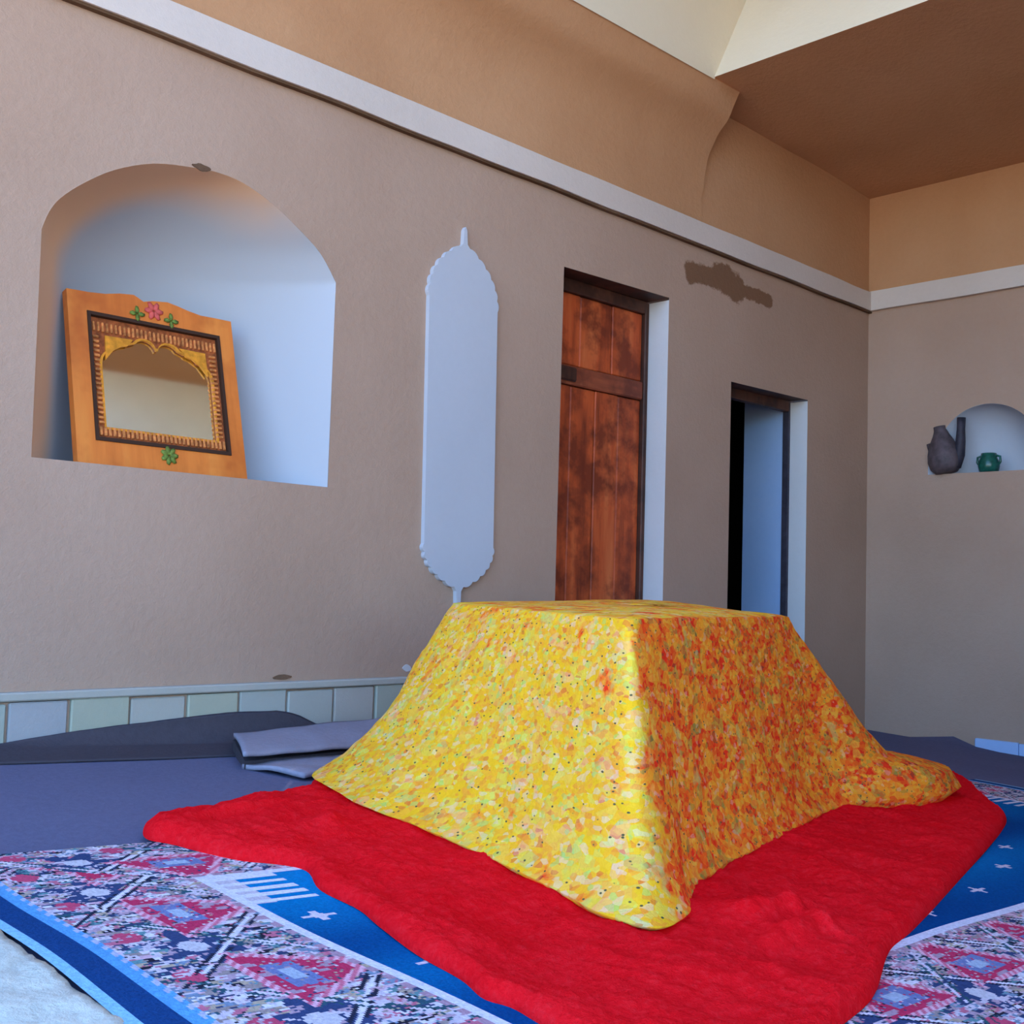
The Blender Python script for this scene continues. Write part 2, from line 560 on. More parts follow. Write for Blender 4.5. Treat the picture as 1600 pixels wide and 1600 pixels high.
# ---- floor
NX, NY = 30, 20
fv, ff = [], []
for i in range(NX + 1):
    for j in range(NY + 1):
        x, y = WX0 - WX0 * i / NX, -4.6 + 4.6 * j / NY
        fv.append((x, y, ground(x, y) - 0.012))
for i in range(NX):
    for j in range(NY):
        a = i * (NY + 1) + j
        ff.append((a, a + NY + 1, a + NY + 2, a + 1))
tag(mesh('floor', fv, ff, M['earth']), kind='structure')
# courtyard beyond the open left side
tag(mesh('floor_courtyard', [(WX0, -5.0, 0.0), (WX0, 14, 0.0), (-40, 14, 0.0), (-40, -30, 0.0), (8, -30, -0.3), (8, -5.0, -0.3)], [(0, 1, 2, 3, 4, 5)], M['sand']), kind='structure')

# ---- baseboards: separate whitewashed blocks
bb = empty('baseboard_left', (0, 0, 0))
tag(bb, 'row of whitewashed blocks along the foot of the left wall', kind='structure')
bxs = [-5.45, -5.27, -5.10, -4.93, -4.77, -4.60, -4.434, -4.27, -4.10, -3.93, -3.757, -3.59, -3.417, -3.251, -3.08, -2.91, -2.74, -2.57, -2.40]
tints = [(0.38, 0.38, 0.33), (0.41, 0.39, 0.33), (0.36, 0.38, 0.31), (0.38, 0.39, 0.34), (0.39, 0.39, 0.29), (0.41, 0.39, 0.34), (0.35, 0.33, 0.27), (0.37, 0.36, 0.35)]
bmats = [plaster('whitewash_%d' % i, t + (1,), tuple(c * 0.93 for c in t) + (1,), tuple(min(1, c * 1.05) for c in t) + (1,), 0.2, 2) for i, t in enumerate(tints)]
for i in range(len(bxs) - 1):
    g = 0.006 if i % 3 else 0.010
    zt = 0.352 + 0.004 * math.sin(i * 2.1)
    box('block', (bxs[i] + g / 2, -0.022 - 0.003 * (i % 2), -0.06), (bxs[i + 1] - g / 2, 0.004, zt), bmats[(i * 5 + 1) % 8 if i != 9 else 4], bb, 0.004)
box('ledge', (-5.45, -0.030, 0.355), (-2.40, 0.004, 0.378), bmats[1], bb, 0.004)
box('backing', (-5.45, -0.012, -0.06), (-2.40, 0.003, 0.352), M['earth'], bb)
br = empty('baseboard_right', (0, 0, 0))
tag(br, 'low pale blue baseboard along the far right wall', kind='structure')
for i, (ya, yb) in enumerate([(-0.592, -0.80), (-0.803, -1.1), (-1.103, -1.5), (-1.503, -2.0)]):
    box('block', (-0.022, yb, -0.13), (0.003, ya, 0.030 - 0.004 * i), M['blue_tint'], br, 0.004)

# ================================================================ DOORS
def wood(name, c0, c1, c2, axis='Z', scale=1.0, rough=0.55):
    t = NT(name, rough, 0.3)
    v = t.coords()
    mp = t.n('ShaderNodeMapping')
    s = [14 * scale, 14 * scale, 14 * scale]
    s['XYZ'.index(axis)] = 1.6 * scale
    mp.inputs['Scale'].default_value = s
    t.l(v, mp.inputs['Vector'])
    n1 = t.noise(mp.outputs[0], 1.0, 5, 0.6)
    n2 = t.noise(v, 5.5 * scale, 4, 0.65)
    c = t.ramp(n1.outputs['Fac'], [(0.3, c0), (0.5, c1), (0.72, c2)])
    c = t.mix(t.ramp(n2.outputs['Fac'], [(0.46, (0, 0, 0, 1)), (0.62, (0.9, 0.9, 0.9, 1))]), c, c0)
    t.color(c)
    t.bump(n1.outputs['Fac'], 0.25, 0.006)
    return t.m
M['door_wood'] = wood('red_brown_door_wood', (0.17, 0.026, 0.008, 1), (0.53, 0.088, 0.020, 1), (0.66, 0.16, 0.045, 1))
M['door_rail'] = wood('door_rail_wood', (0.14, 0.03, 0.014, 1), (0.32, 0.075, 0.03, 1), (0.55, 0.17, 0.07, 1), 'X')
M['dark_wood'] = wood('dark_frame_wood', (0.035, 0.014, 0.009, 1), (0.08, 0.028, 0.016, 1), (0.13, 0.05, 0.028, 1))

M['clay_dark'] = flat('soot_clay', (0.035, 0.03, 0.042, 1), 0.6, 0.3, 25, 0.3)
YD = 0.115
d1 = empty('door_1', (0, 0, 0))
tag(d1, 'old red-brown plank door set deep in the left wall', kind='structure')
zb = -0.05
def jamb(parent, x0, x1, ydeep, zt, mr, ml, mt):
    mesh('jamb', [(x1, 0, zb - .3), (x1, ydeep, zb - .3), (x1, ydeep, zt), (x1, 0, zt)], [(0, 1, 2, 3)], mr, parent)
    mesh('jamb', [(x0, 0, zb - .3), (x0, ydeep, zb - .3), (x0, ydeep, zt), (x0, 0, zt)], [(3, 2, 1, 0)], ml, parent)
    mesh('lintel', [(x0, 0, zt), (x1, 0, zt + 0.008), (x1, ydeep, zt + 0.008), (x0, ydeep, zt)], [(0, 1, 2, 3)], mt, parent)
jamb(d1, -2.385, -1.722, YD + 0.06, 1.945, M['white'], M['earth'], M['dark_wood'])
box('frame_post', (-1.748, YD - 0.01, -0.2), (-1.722, YD + 0.05, 1.95), M['dark_wood'], d1, 0.004)
box('frame_post', (-2.385, YD - 0.01, -0.2), (-2.345, YD + 0.05, 1.95), M['dark_wood'], d1, 0.004)
box('frame_head', (-2.345, YD - 0.012, 1.895), (-1.748, YD + 0.05, 1.95), M['dark_wood'], d1, 0.004)
px = np.linspace(-2.345, -1.748, 5)
for i in range(4):
    o = box('plank', (px[i] + 0.002, YD + 0.006 + 0.003 * (i % 2), -0.2), (px[i + 1] - 0.002, YD + 0.04, 1.515), M['door_wood'], d1, 0.004)
for i in range(3):
    q = np.linspace(-2.345, -1.748, 4)
    box('panel_board', (q[i] + 0.002, YD + 0.008 + 0.003 * (i % 2), 1.60), (q[i + 1] - 0.002, YD + 0.04, 1.895), M['door_wood'], d1, 0.004)
box('rail', (-2.345, YD - 0.004, 1.518), (-1.748, YD + 0.04, 1.597), M['door_rail'], d1, 0.006)
box('lock_block', (-2.30, YD - 0.018, 1.53), (-2.185, YD + 0.0, 1.588), M['dark_wood'], d1, 0.006)
box('frame_backing', (-2.385, YD + 0.05, -0.3), (-1.722, YD + 0.07, 1.96), M['dark_wood'], d1)

d2 = empty('door_2', (0, 0, 0))
tag(d2, 'open doorway near the corner with blue-white inner reveal and dark room', kind='structure')
Y1, Y2 = 0.10, 0.40
jamb(d2, -1.253, -0.598, Y1, 1.660, M['white'], M['earth'], M['dark_wood'])
box('frame_post', (-0.610, Y1 - 0.002, -0.2), (-0.575, Y1 + 0.035, 1.70), M['clay_dark'], d2, 0.003)
box('frame_post', (-1.265, Y1 - 0.005, -0.2), (-1.215, Y1 + 0.035, 1.70), M['dark_wood'], d2, 0.003)
box('frame_head', (-1.215, Y1 - 0.005, 1.615), (-0.610, Y1 + 0.035, 1.70), M['dark_wood'], d2, 0.003)
mesh('inner_reveal', [(-0.60, Y1 + .03, -.3), (-0.555, Y2, -.3), (-0.555, Y2, 1.72), (-0.60, Y1 + .03, 1.72)], [(0, 1, 2, 3)], M['blue_tint'], d2)  # blue sky light put into the white reveal's colour
mesh('inner_reveal', [(-1.24, Y1 + .03, -.3), (-1.26, Y2, -.3), (-1.26, Y2, 1.72), (-1.24, Y1 + .03, 1.72)], [(3, 2, 1, 0)], M['earth'], d2)
mesh('inner_lintel', [(-1.26, Y1 + .03, 1.70), (-0.55, Y1 + .03, 1.70), (-0.55, Y2, 1.72), (-1.26, Y2, 1.72)], [(0, 1, 2, 3)], M['dark_wood'], d2)
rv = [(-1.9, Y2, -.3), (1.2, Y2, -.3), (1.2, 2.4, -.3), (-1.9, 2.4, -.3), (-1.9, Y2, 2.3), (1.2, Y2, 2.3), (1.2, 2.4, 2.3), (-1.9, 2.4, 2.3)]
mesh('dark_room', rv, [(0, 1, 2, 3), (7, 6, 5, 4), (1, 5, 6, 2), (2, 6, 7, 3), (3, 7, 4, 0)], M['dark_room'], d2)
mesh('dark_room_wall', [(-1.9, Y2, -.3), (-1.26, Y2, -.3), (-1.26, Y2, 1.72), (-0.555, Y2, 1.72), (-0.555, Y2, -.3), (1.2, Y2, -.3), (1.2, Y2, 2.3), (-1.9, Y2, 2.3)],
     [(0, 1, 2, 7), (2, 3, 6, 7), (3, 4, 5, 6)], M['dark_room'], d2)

# ================================================================ FLOOR COVERINGS
def fabric(name, col, var=0.12, scale=60, bump=0.4, big=None):
    t = NT(name, 0.95, 0.05)
    v = t.coords()
    n1 = t.noise(v, scale, 4, 0.7)
    n2 = t.noise(v, 2.2, 3)
    d = tuple(c * (1 - var) for c in col[:3]) + (1,)
    l = tuple(min(1, c * (1 + var)) for c in col[:3]) + (1,)
    c = t.ramp(n1.outputs['Fac'], [(0.3, d), (0.7, l)])
    c = t.mix(0.35, c, t.ramp(n2.outputs['Fac'], [(0.3, d), (0.7, l)]))
    t.color(c)
    t.bump(n1.outputs['Fac'], bump, 0.006)
    return t.m
M['mat'] = fabric('grey_blue_felt', (0.125, 0.130, 0.205, 1))
M['mat_dark'] = fabric('charcoal_felt_shadow', (0.066, 0.058, 0.068, 1))
M['mat_flap'] = fabric('grey_felt_flap', (0.27, 0.26, 0.31, 1))
M['pale_rug'] = fabric('pale_woven_rug', (0.56, 0.57, 0.47, 1), 0.22, 45, 0.8)

def grid(name, nx, ny, fn, m, smooth=True, thick=0.0):
    v = [fn(i / nx, j / ny) for i in range(nx + 1) for j in range(ny + 1)]
    W = ny + 1
    f = [(i * W + j, (i + 1) * W + j, (i + 1) * W + j + 1, i * W + j + 1) for i in range(nx) for j in range(ny)]
    if thick:
        n = len(v)
        v += [(x, y, z - thick) for x, y, z in v]
        f += [tuple(n + k for k in reversed(q)) for q in f]
        rim = [i * W for i in range(nx + 1)] + [nx * W + j for j in range(1, ny + 1)] + [i * W + ny for i in range(nx - 1, -1, -1)] + [j for j in range(ny - 1, 0, -1)]
        for a, b in zip(rim, rim[1:] + rim[:1]):
            f.append((b, a, a + n, b + n))
    return mesh(name, v, f, m, None, smooth)

def mat_fn(u, w):
    x, y = WX0 + 0.02 + (-0.05 - WX0) * u, -4.55 + 4.51 * w
    z = ground(x, y) + 0.002 * nz(x, y, 0, 3)
    # loose corner lifting along the far right wall
    e = max(0, 1 - abs(y + 0.47) / 0.16) * max(0, 1 - abs(x + 0.03) / 0.14)
    return (x, y, z + 0.045 * e)
o = grid('felt_floor_mat', 60, 40, mat_fn, M['mat'])
tag(o, 'large flat grey-blue felt mat covering the floor', 'floor mat')

# dark strip with its edge turned up against the left wall
sx = [-5.6, -4.447, -4.282, -4.103, -3.95, -3.806, -3.63, -3.56, -3.488, -3.40, -3.313, -3.0]
sz = [0.215, 0.253, 0.270, 0.282, 0.290, 0.298, 0.293, 0.279, 0.246, 0.236, 0.228, 0.20]
def strip_fn(u, w):
    x = -5.6 + 2.6 * u
    top = np.interp(x, sx, sz) + 0.003 * nz(x * 9, 3)
    if w < 0.6:
        q = w / 0.6
        y = -0.215 + 0.145 * q + 0.01 * nz(x * 3, 1) * (1 - q)
        return (x, y, ground(x, y) + 0.006 + 0.01 * q * q)
    q = (w - 0.6) / 0.4
    y = -0.07 + 0.034 * math.sin(q * math.pi / 2)
    z0 = ground(x, -0.07) + 0.016
    return (x, y, z0 + max(0.0, top - z0) * q)
o = grid('felt_strip', 90, 20, strip_fn, M['mat_dark'], True, 0.005)
tag(o, 'dark charcoal felt strip turned up against the whitewashed blocks', 'floor mat')

# folded pieces of felt by the wall
def flap(name, c, m, sag, thick, seed):
    c = [np.array(p) for p in c]
    def fn(u, w):
        p = (c[0] * (1 - u) + c[1] * u) * (1 - w) + (c[3] * (1 - u) + c[2] * u) * w
        z = p[2] + sag * math.sin(math.pi * w) + 0.006 * nz(u * 4 + seed, w * 3)
        return (p[0], p[1] + 0.008 * nz(u * 5, w * 2 + seed), z)
    o = grid(name, 30, 12, fn, m, True, thick)
    return o
o = flap('folded_felt', [(-3.838, -0.13, 0.250), (-3.268, -0.085, 0.258), (-3.46, -0.33, 0.216), (-3.982, -0.42, 0.238)], M['mat_flap'], 0.010, 0.008, 1.0)
tag(o, 'grey felt flap folded over loosely, lifted edge, near the yellow quilt', 'floor mat')
mesh('fold_shadow_gap', [(-3.85, -0.15, 0.235), (-3.27, -0.10, 0.24), (-3.44, -0.30, 0.20), (-3.955, -0.385, 0.212), (-3.85, -0.15, 0.20), (-3.27, -0.10, 0.17), (-3.44, -0.30, 0.17), (-3.955, -0.385, 0.18)],
     [(0, 1, 2, 3), (0, 4, 5, 1), (1, 5, 6, 2), (2, 6, 7, 3), (3, 7, 4, 0), (7, 6, 5, 4)], M['mat_dark'], o)  # dark block standing in for the shadow gap under the flap
o = flap('felt_flap', [(-3.955, -0.372, 0.203), (-3.60, -0.26, 0.192), (-3.60, -0.50, 0.190), (-3.895, -0.567, 0.199)], M['mat_flap'], 0.006, 0.012, 4.0)
tag(o, 'small grey felt piece lying under the folded flap beside the red blanket', 'floor mat')

# pale rug at the lower left
def pale_fn(u, w):
    x, y = -6.1 + 1.125 * u, -2.6 + 1.45 * w
    return (x, y, ground(x, y) + 0.012 + 0.004 * nz(x * 22, y * 22) + 0.003 * nz(x * 60, y * 60))
o = grid('pale_rug', 90, 110, pale_fn, M['pale_rug'], True, 0.01)
tag(o, 'pale grey-green coarse rug at the lower left beside the patterned kilim', 'rug')

# ---------------------------------------------------------------- kilim, knot by knot
KX0, KX1, KY0, KY1 = -4.975, -1.33, -1.045, -2.50
KN, KM = 800, 330
ux = (np.arange(KN) + .5) / KN * (KX1 - KX0)          # metres from the left end
uy = (np.arange(KM) + .5) / KM * (KY0 - KY1)          # metres from the far edge
S, T = np.meshgrid(ux, uy, indexing='ij')
Ltot, Wtot = KX1 - KX0, KY0 - KY1
rnd = rng.rand(KN, KM)
def runs(n1, n2, l1, l2, seed):
    r = np.random.RandomState(seed)
    a = r.rand(n1 // l1 + 2, n2 // l2 + 2)
    off = r.randint(0, l1, size=n2)
    I = (np.arange(n1)[:, None] + off[None, np.arange(n2)]) // l1
    J = np.broadcast_to((np.arange(n2) // l2)[None, :], (n1, n2))
    return a[I, J]
pal = np.array([(0.42, 0.30, 0.36), (0.58, 0.52, 0.58), (0.035, 0.055, 0.13), (0.03, 0.09, 0.13), (0.50, 0.15, 0.22), (0.30, 0.25, 0.24), (0.66, 0.64, 0.68), (0.18, 0.26, 0.36), (0.44, 0.36, 0.26), (0.02, 0.02, 0.035), (0.60, 0.40, 0.46), (0.12, 0.26, 0.28)])
wts = np.array([.15, .15, .08, .05, .09, .09, .10, .08, .06, .07, .06, .04])
cum = np.cumsum(wts / wts.sum())
r1 = runs(KN, KM, 4, 3, 3)
r2 = runs(KN, KM, 3, 2, 5)
pick = np.where(rnd < 0.75, r1, r2)
C = pal[np.searchsorted(cum, pick * 0.9999)]
# distances to the four sides and position along the side
eL, eR, eF, eN = S, Ltot - S, T, Wtot - T
# left/right ends carry plain stripes
BW = 0.385       # border width on the ends incl. stripes
BF, BNr = 0.27, 0.42
def setc(mask, col):
    C[mask] = col
# border coordinates: across a (0..1 from outside to field), along b (metres)
ends = (np.minimum(eL, eR) / BW < np.minimum(eF / BF, eN / BNr))
ac = np.where(ends, (np.minimum(eL, eR) - 0.09) / (BW - 0.09), np.minimum(eF / BF, (eN - 0.09) / (BNr - 0.09)))
bl = np.where(ends, T, S)
border = (np.minimum(eL, eR) < BW) | (eF < BF) | (eN < BNr)
# main medallions, spaced along the border
per = 0.29
ph = np.where(ends, 0.02, 0.05)
q = ((bl + ph) / per) % 1.0 - 0.5
d = np.abs(q) * per
hx = np.abs(ac - 0.60) * 0.30
# trapezoid medallion pointing to the field
wid = 0.095 - 0.075 * np.clip((ac - 0.42) / 0.42, 0, 1)
inside = border & (ac > 0.42) & (ac < 0.86) & (d < wid)
edge = border & (ac > 0.38) & (ac < 0.90) & (d < wid + 0.016) & ~inside
setc(edge & (((S + T) * 110).astype(int) % 2 == 0), (0.72, 0.42, 0.50))
setc(edge & (((S + T) * 110).astype(int) % 2 == 1), (0.60, 0.16, 0.24))
setc(inside & (rnd < 0.9), (0.50, 0.035, 0.10))
setc(inside & (r1 < 0.16), (0.40, 0.28, 0.34))
core = inside & (ac > 0.48) & (ac < 0.66) & (d < 0.045)
setc(core & (rnd < 0.85), (0.16, 0.20, 0.38))
setc(core & (d < 0.02) & (ac > 0.53) & (ac < 0.61), (0.36, 0.45, 0.55))
# dark blossoms in the outer half between medallions
q2 = ((bl + ph) / per + 0.5) % 1.0 - 0.5
d2_ = np.sqrt((q2 * per) ** 2 + ((ac - 0.36) * 0.30) ** 2)
ang = np.arctan2((ac - 0.36) * 0.30, q2 * per)
setc(border & (d2_ < 0.055 + 0.02 * np.cos(6 * ang)) & (pick > 0.25), (0.035, 0.06, 0.15))
setc(border & (d2_ < 0.022), (0.55, 0.53, 0.56))
# second row of small red blossoms near the outer edge
q3 = ((bl + 0.1) / 0.17) % 1.0 - 0.5
d3 = np.sqrt((q3 * 0.17) ** 2 + ((ac - 0.14) * 0.30) ** 2)
setc(border & (d3 < 0.022) & (pick > 0.2), (0.52, 0.07, 0.14))
# diagonal lattice between them
lat = np.abs(((bl * 1.0 + ac * 0.30) / per) % 1.0 - 0.5)
setc(border & (ac > 0.22) & (ac < 0.86) & (lat < 0.018) & (r2 < 0.8) & ~inside & ~core, (0.68, 0.66, 0.72))
setc(border & (np.abs(lat - 0.04) < 0.014) & (r1 < 0.7) & ~inside, (0.02, 0.025, 0.05))
lat2 = np.abs(((bl * 1.0 - ac * 0.30) / per + 0.25) % 1.0 - 0.5)
setc(border & (ac > 0.30) & (lat2 < 0.014) & (r2 < 0.7) & ~inside & ~core, (0.62, 0.58, 0.66))
setc(border & (np.abs(lat2 - 0.035) < 0.012) & (r1 > 0.35) & ~inside, (0.03, 0.09, 0.11))
# pale guard line next to the field
guard = border & (ac > 0.93)
setc(guard, (0.64, 0.64, 0.72))
guard2 = border & (ac > 0.885) & (ac <= 0.93)
setc(guard2 & ((bl * 55).astype(int) % 2 == 0), (0.40, 0.26, 0.32))
# outer stripes at the ends and the near side
eo = np.minimum(np.minimum(eL, eR), eN)
so = eo < 0.092
setc(so, (0.10, 0.33, 0.60))
setc(so & (eo < 0.066), (0.008, 0.05, 0.17))
setc(so & (eo < 0.018), (0.24, 0.50, 0.70))
setc(so & (eo > 0.08) & (((S + T) * 70).astype(int) % 2 == 0), (0.42, 0.45, 0.60))
# blue field with horizontal shading of the dye
field = ~border
ab = np.array([noise.noise(Vector((0.3, t * 5.0, 1.7))) for t in uy])
ab2 = np.array([noise.noise(Vector((s * 1.7, 4.0, 0.7))) for s in ux])
mixv = np.clip(0.42 + 0.6 * np.clip(1 - (T - 0.27) / 0.42, 0, 1) * (S < 1.0) + 0.8 * ab[None, :] + 0.45 * ab2[:, None] + 0.10 * (rnd - .5), 0, 1)[..., None]
fieldc = (1 - mixv) * np.array([0.0, 0.055, 0.20]) + mixv * np.array([0.0, 0.20, 0.47])
C[field] = fieldc[field]
# little pale star motifs in the field
for (mx, my) in [(0.44, 0.503), (0.455, 0.749), (0.55, 0.40), (0.60, 0.97), (2.38, 0.742), (1.80, 0.935), (2.12, 0.849), (1.48, 0.975), (2.75, 0.85), (3.0, 0.55), (3.1, 0.7)]:
    a, b = np.abs(S - mx), np.abs(T - my)
    star = field & ((a * 1.0 + b * 1.5 < 0.020) | ((a < 0.030) & (b < 0.005)) | ((a < 0.006) & (b < 0.021)))
    setc(star, (0.62, 0.56, 0.62))
# comb of pale teeth along the left end of the field
tz = field & (S < BW + 0.035) & (T < 0.42)
setc(tz, (0.52, 0.48, 0.54))
teeth = field & (S < BW + 0.11) & (T < 0.42) & (((T - BF) * 62).astype(int) % 2 == 0)
setc(teeth, (0.66, 0.66, 0.72))
teeth = field & (eR < BW + 0.10) & (((T) * 50).astype(int) % 2 == 0)
setc(teeth, (0.60, 0.58, 0.64))
C = C * (0.88 + 0.24 * rng.rand(KN, KM))[..., None]

def kilim_xy(s, t):
    x = KX0 + s
    y = KY0 - t - 0.035 * s * (1 - t / Wtot) + 0.03 * t / Wtot * max(0, s - 1.0) + 0.01 * nz(s * 2.2, t * 2.2, 4.0)
    x += 0.012 * nz(s * 2, t * 3, 9.0)
    return x, y
kv = []
for i in range(KN + 1):
    for j in range(KM + 1):
        s, t = Ltot * i / KN, Wtot * j / KM
        x, y = kilim_xy(s, t)
        kv.append((x, y, ground(x, y) + 0.013 + 0.0045 * nz(s * 2.5, t * 2.5, 2.0)))
W = KM + 1
kf = [(i * W + j, i * W + j + 1, (i + 1) * W + j + 1, (i + 1) * W + j) for i in range(KN) for j in range(KM)]
t = NT('kilim_weave', 0.95, 0.04)
at = t.n('ShaderNodeAttribute')
at.attribute_name = 'weave'
t.color(at.outputs['Color'])
wv = t.noise(t.coords(), 240, 2)
t.bump(wv.outputs['Fac'], 0.5, 0.004)
kil = mesh('kilim_rug', kv, kf, t.m)
ca = kil.data.attributes.new('weave', 'FLOAT_COLOR', 'FACE')
ca.data.foreach_set('color', np.concatenate([C.reshape(-1, 3), np.ones((KN * KM, 1))], 1).astype(np.float32).ravel())
sv = []
tag(kil, 'patterned kilim with blue field and red medallion border under the red blanket', 'rug')

# ---------------------------------------------------------------- red blanket
red_out = [(-3.93, -0.66), (-4.011, -0.751), (-4.203, -0.834), (-4.349, -0.899), (-4.454, -0.930), (-4.505, -0.944), (-4.540, -0.982), (-4.563, -1.045), (-4.539, -1.095), (-4.512, -1.184), (-4.484, -1.247), (-4.436, -1.294), (-4.418, -1.347),
           (-4.462, -1.449), (-4.470, -1.563), (-4.493, -1.643), (-4.526, -1.773), (-4.538, -1.881), (-4.560, -1.949), (-4.55, -1.991), (-4.559, -2.06), (-4.57, -2.20), (-4.50, -2.28), (-4.36, -2.285), (-4.211, -2.253), (-4.043, -2.213), (-3.803, -2.113), (-3.62, -2.067),
           (-3.128, -1.925), (-2.664, -1.79), (-2.245, -1.66), (-2.05, -1.57), (-1.898, -1.463), (-1.519, -1.221), (-1.341, -1.068), (-1.25, -0.98), (-1.4, -0.75), (-1.9, -0.50), (-2.6, -0.42), (-3.3, -0.44), (-3.75, -0.53)]
ro = resample(catmull(red_out, 6, True), 720)
cx, cy = -3.05, -1.15
RN, RM = 720, 150
rv, rf = [], []
def edge_height(dist, x, y):
    left = max(0.0, min(1.0, (-4.0 - x) / 0.45)) * max(0.0, min(1.0, (y + 1.35) / 0.3))
    h = 0.026 + 0.006 * left
    r = 0.035 + 0.02 * left
    q = min(1.0, dist / r)
    return h * math.sqrt(max(0.0, 1 - (1 - q) ** 2))
for k in range(RM + 1):
    f_ = 0.30 + 0.70 * (1 - (1 - k / RM) ** 1.6)
    for i in range(RN):
        p = ro[i]
        x, y = cx + (p[0] - cx) * f_, cy + (p[1] - cy) * f_
        R_ = math.hypot(p[0] - cx, p[1] - cy)
        dist = (1 - f_) * R_
        h = edge_height(dist, x, y)
        env = min(1.0, dist / 0.08)
        # soft folds radiating to the near corner and the left tip
        fold = 0.0
        a = math.atan2(y - cy, x - cx)
        fold += 0.012 * math.sin(9 * a + 4 * f_) * nz(x * 3, y * 3, 2.0)
        fold += 0.018 * nz(x * 4.2, y * 4.2, 5.0) + 0.012 * nz(x * 10, y * 10, 7.0) + 0.005 * nz(x * 24, y * 24, 8.0)
        # creases by the front corner of the quilt
        for (ax, ay, bx, by, hh, ww) in [(-3.98, -1.93, -3.72, -1.98, 0.030, 0.030), (-4.05, -2.03, -3.80, -2.02, 0.022, 0.022), (-4.50, -1.02, -4.22, -0.96, 0.020, 0.018), (-4.42, -1.12, -4.12, -1.06, -0.016, 0.020), (-4.30, -1.22, -4.14, -1.05, 0.014, 0.020), (-3.85, -1.93, -3.88, -2.12, 0.02, 0.02)]:
            dx, dy = bx - ax, by - ay
            tt = max(0, min(1, ((x - ax) * dx + (y - ay) * dy) / (dx * dx + dy * dy)))
            dd = math.hypot(x - ax - tt * dx, y - ay - tt * dy)
            fold += hh * math.exp(-(dd / ww) ** 2) * math.sin(math.pi * min(1, max(0, 0.1 + 0.8 * tt)))
        fuzz = 0.0045 * nz(x * 55, y * 55, 1.0) + 0.002 * nz(x * 120, y * 120, 3.0)
        z = ground(x, y) + 0.014 + h + env * fold + fuzz * min(1, dist / 0.01)
        rv.append((x, y, max(z, ground(x, y) + 0.012)))
for k in range(RM):
    for i in range(RN):
        j = (i + 1) % RN
        rf.append((k * RN + i, k * RN + j, (k + 1) * RN + j, (k + 1) * RN + i))
t = NT('red_fleece', 1.0, 0.0)
v = t.coords()
n1 = t.noise(v, 70, 5, 0.75)
n2 = t.noise(v, 7, 4, 0.6)
c = t.ramp(n1.outputs['Fac'], [(0.28, (0.78, 0.004, 0.008, 1)), (0.5, (0.93, 0.008, 0.014, 1)), (0.74, (0.97, 0.028, 0.036, 1))])
c = t.mix(0.3, c, t.ramp(n2.outputs['Fac'], [(0.3, (0.85, 0.006, 0.010, 1)), (0.7, (0.97, 0.02, 0.03, 1))]))
t.color(c)
t.bump(n1.outputs['Fac'], 0.8, 0.012)
red = mesh('red_blanket', rv, rf, t.m, None, True)
tag(red, 'bright red fleece blanket spread under the flowered quilt', 'blanket')

# ---------------------------------------------------------------- flowered quilt over the low table
# stations around the hem: bottom (x, y), top (x, y, z), profile kind (0 plain .. 1 long tail)
stations = [
    ((-3.932, -0.664), (-3.60, -0.79, 0.640), 0.0),
    ((-4.052, -0.960), (-3.69, -1.00, 0.638), 0.0),
    ((-4.070, -1.194), (-3.77, -1.20, 0.636), 0.0),
    ((-4.105, -1.428), (-3.84, -1.38, 0.634), 0.0),
    ((-4.160, -1.680), (-3.905, -1.54, 0.633), 0.0),
    ((-4.195, -1.835), (-3.945, -1.635, 0.632), 0.0),
    ((-4.170, -1.918), (-3.950, -1.668, 0.632), 0.0),
    ((-4.055, -1.893), (-3.915, -1.665, 0.632), 0.0),
    ((-3.890, -1.794), (-3.80, -1.625, 0.632), 0.0),
    ((-3.622, -1.689), (-3.55, -1.53, 0.631), 0.0),
    ((-3.251, -1.574), (-3.22, -1.42, 0.630), 0.0),
    ((-2.80, -1.435), (-2.88, -1.31, 0.628), 0.0),
    ((-2.62, -1.43), (-2.765, -1.265, 0.627), 0.25),
    ((-2.271, -1.485), (-2.73, -1.235, 0.627), 0.9),
    ((-2.02, -1.42), (-2.715, -1.215, 0.628), 1.0),
    ((-1.90, -1.28), (-2.705, -1.18, 0.629), 1.0),
    ((-1.95, -1.12), (-2.69, -1.12, 0.632), 0.9),
    ((-2.10, -0.92), (-2.66, -1.02, 0.638), 0.4),
    ((-2.16, -0.70), (-2.60, -0.80, 0.650), 0.0),
    ((-2.25, -0.50), (-2.56, -0.62, 0.658), 0.0),
    ((-2.60, -0.44), (-2.70, -0.60, 0.658), 0.0),
    ((-3.10, -0.46), (-3.10, -0.66, 0.650), 0.0),
    ((-3.60, -0.50), (-3.50, -0.73, 0.642), 0.0),
]
raw = np.array([list(b) + list(tp) + [k] for b, tp, k in stations])
ring = resample(catmull(raw, 10, True), 640)
prof0 = np.array([(0, 1), (0.06, 0.94), (0.17, 0.78), (0.32, 0.57), (0.48, 0.37), (0.64, 0.21), (0.79, 0.095), (0.92, 0.03), (1.0, 0.0)])
prof1 = np.array([(0, 1), (0.07, 0.91), (0.19, 0.74), (0.32, 0.55), (0.45, 0.36), (0.58, 0.215), (0.77, 0.165), (0.94, 0.105), (1.0, 0.0)])
PV = np.linspace(0, 1, len(prof0))
QN, QM = len(ring), 110
I_A = int(np.argmin(np.hypot(ring[:, 0] + 4.08, ring[:, 1] + 1.91)))
I_B = int(np.argmin(np.hypot(ring[:, 0] + 2.25, ring[:, 1] + 0.50)))
qv, qf, redness = [], [], []
tc = ring[:, 2:5].mean(0)
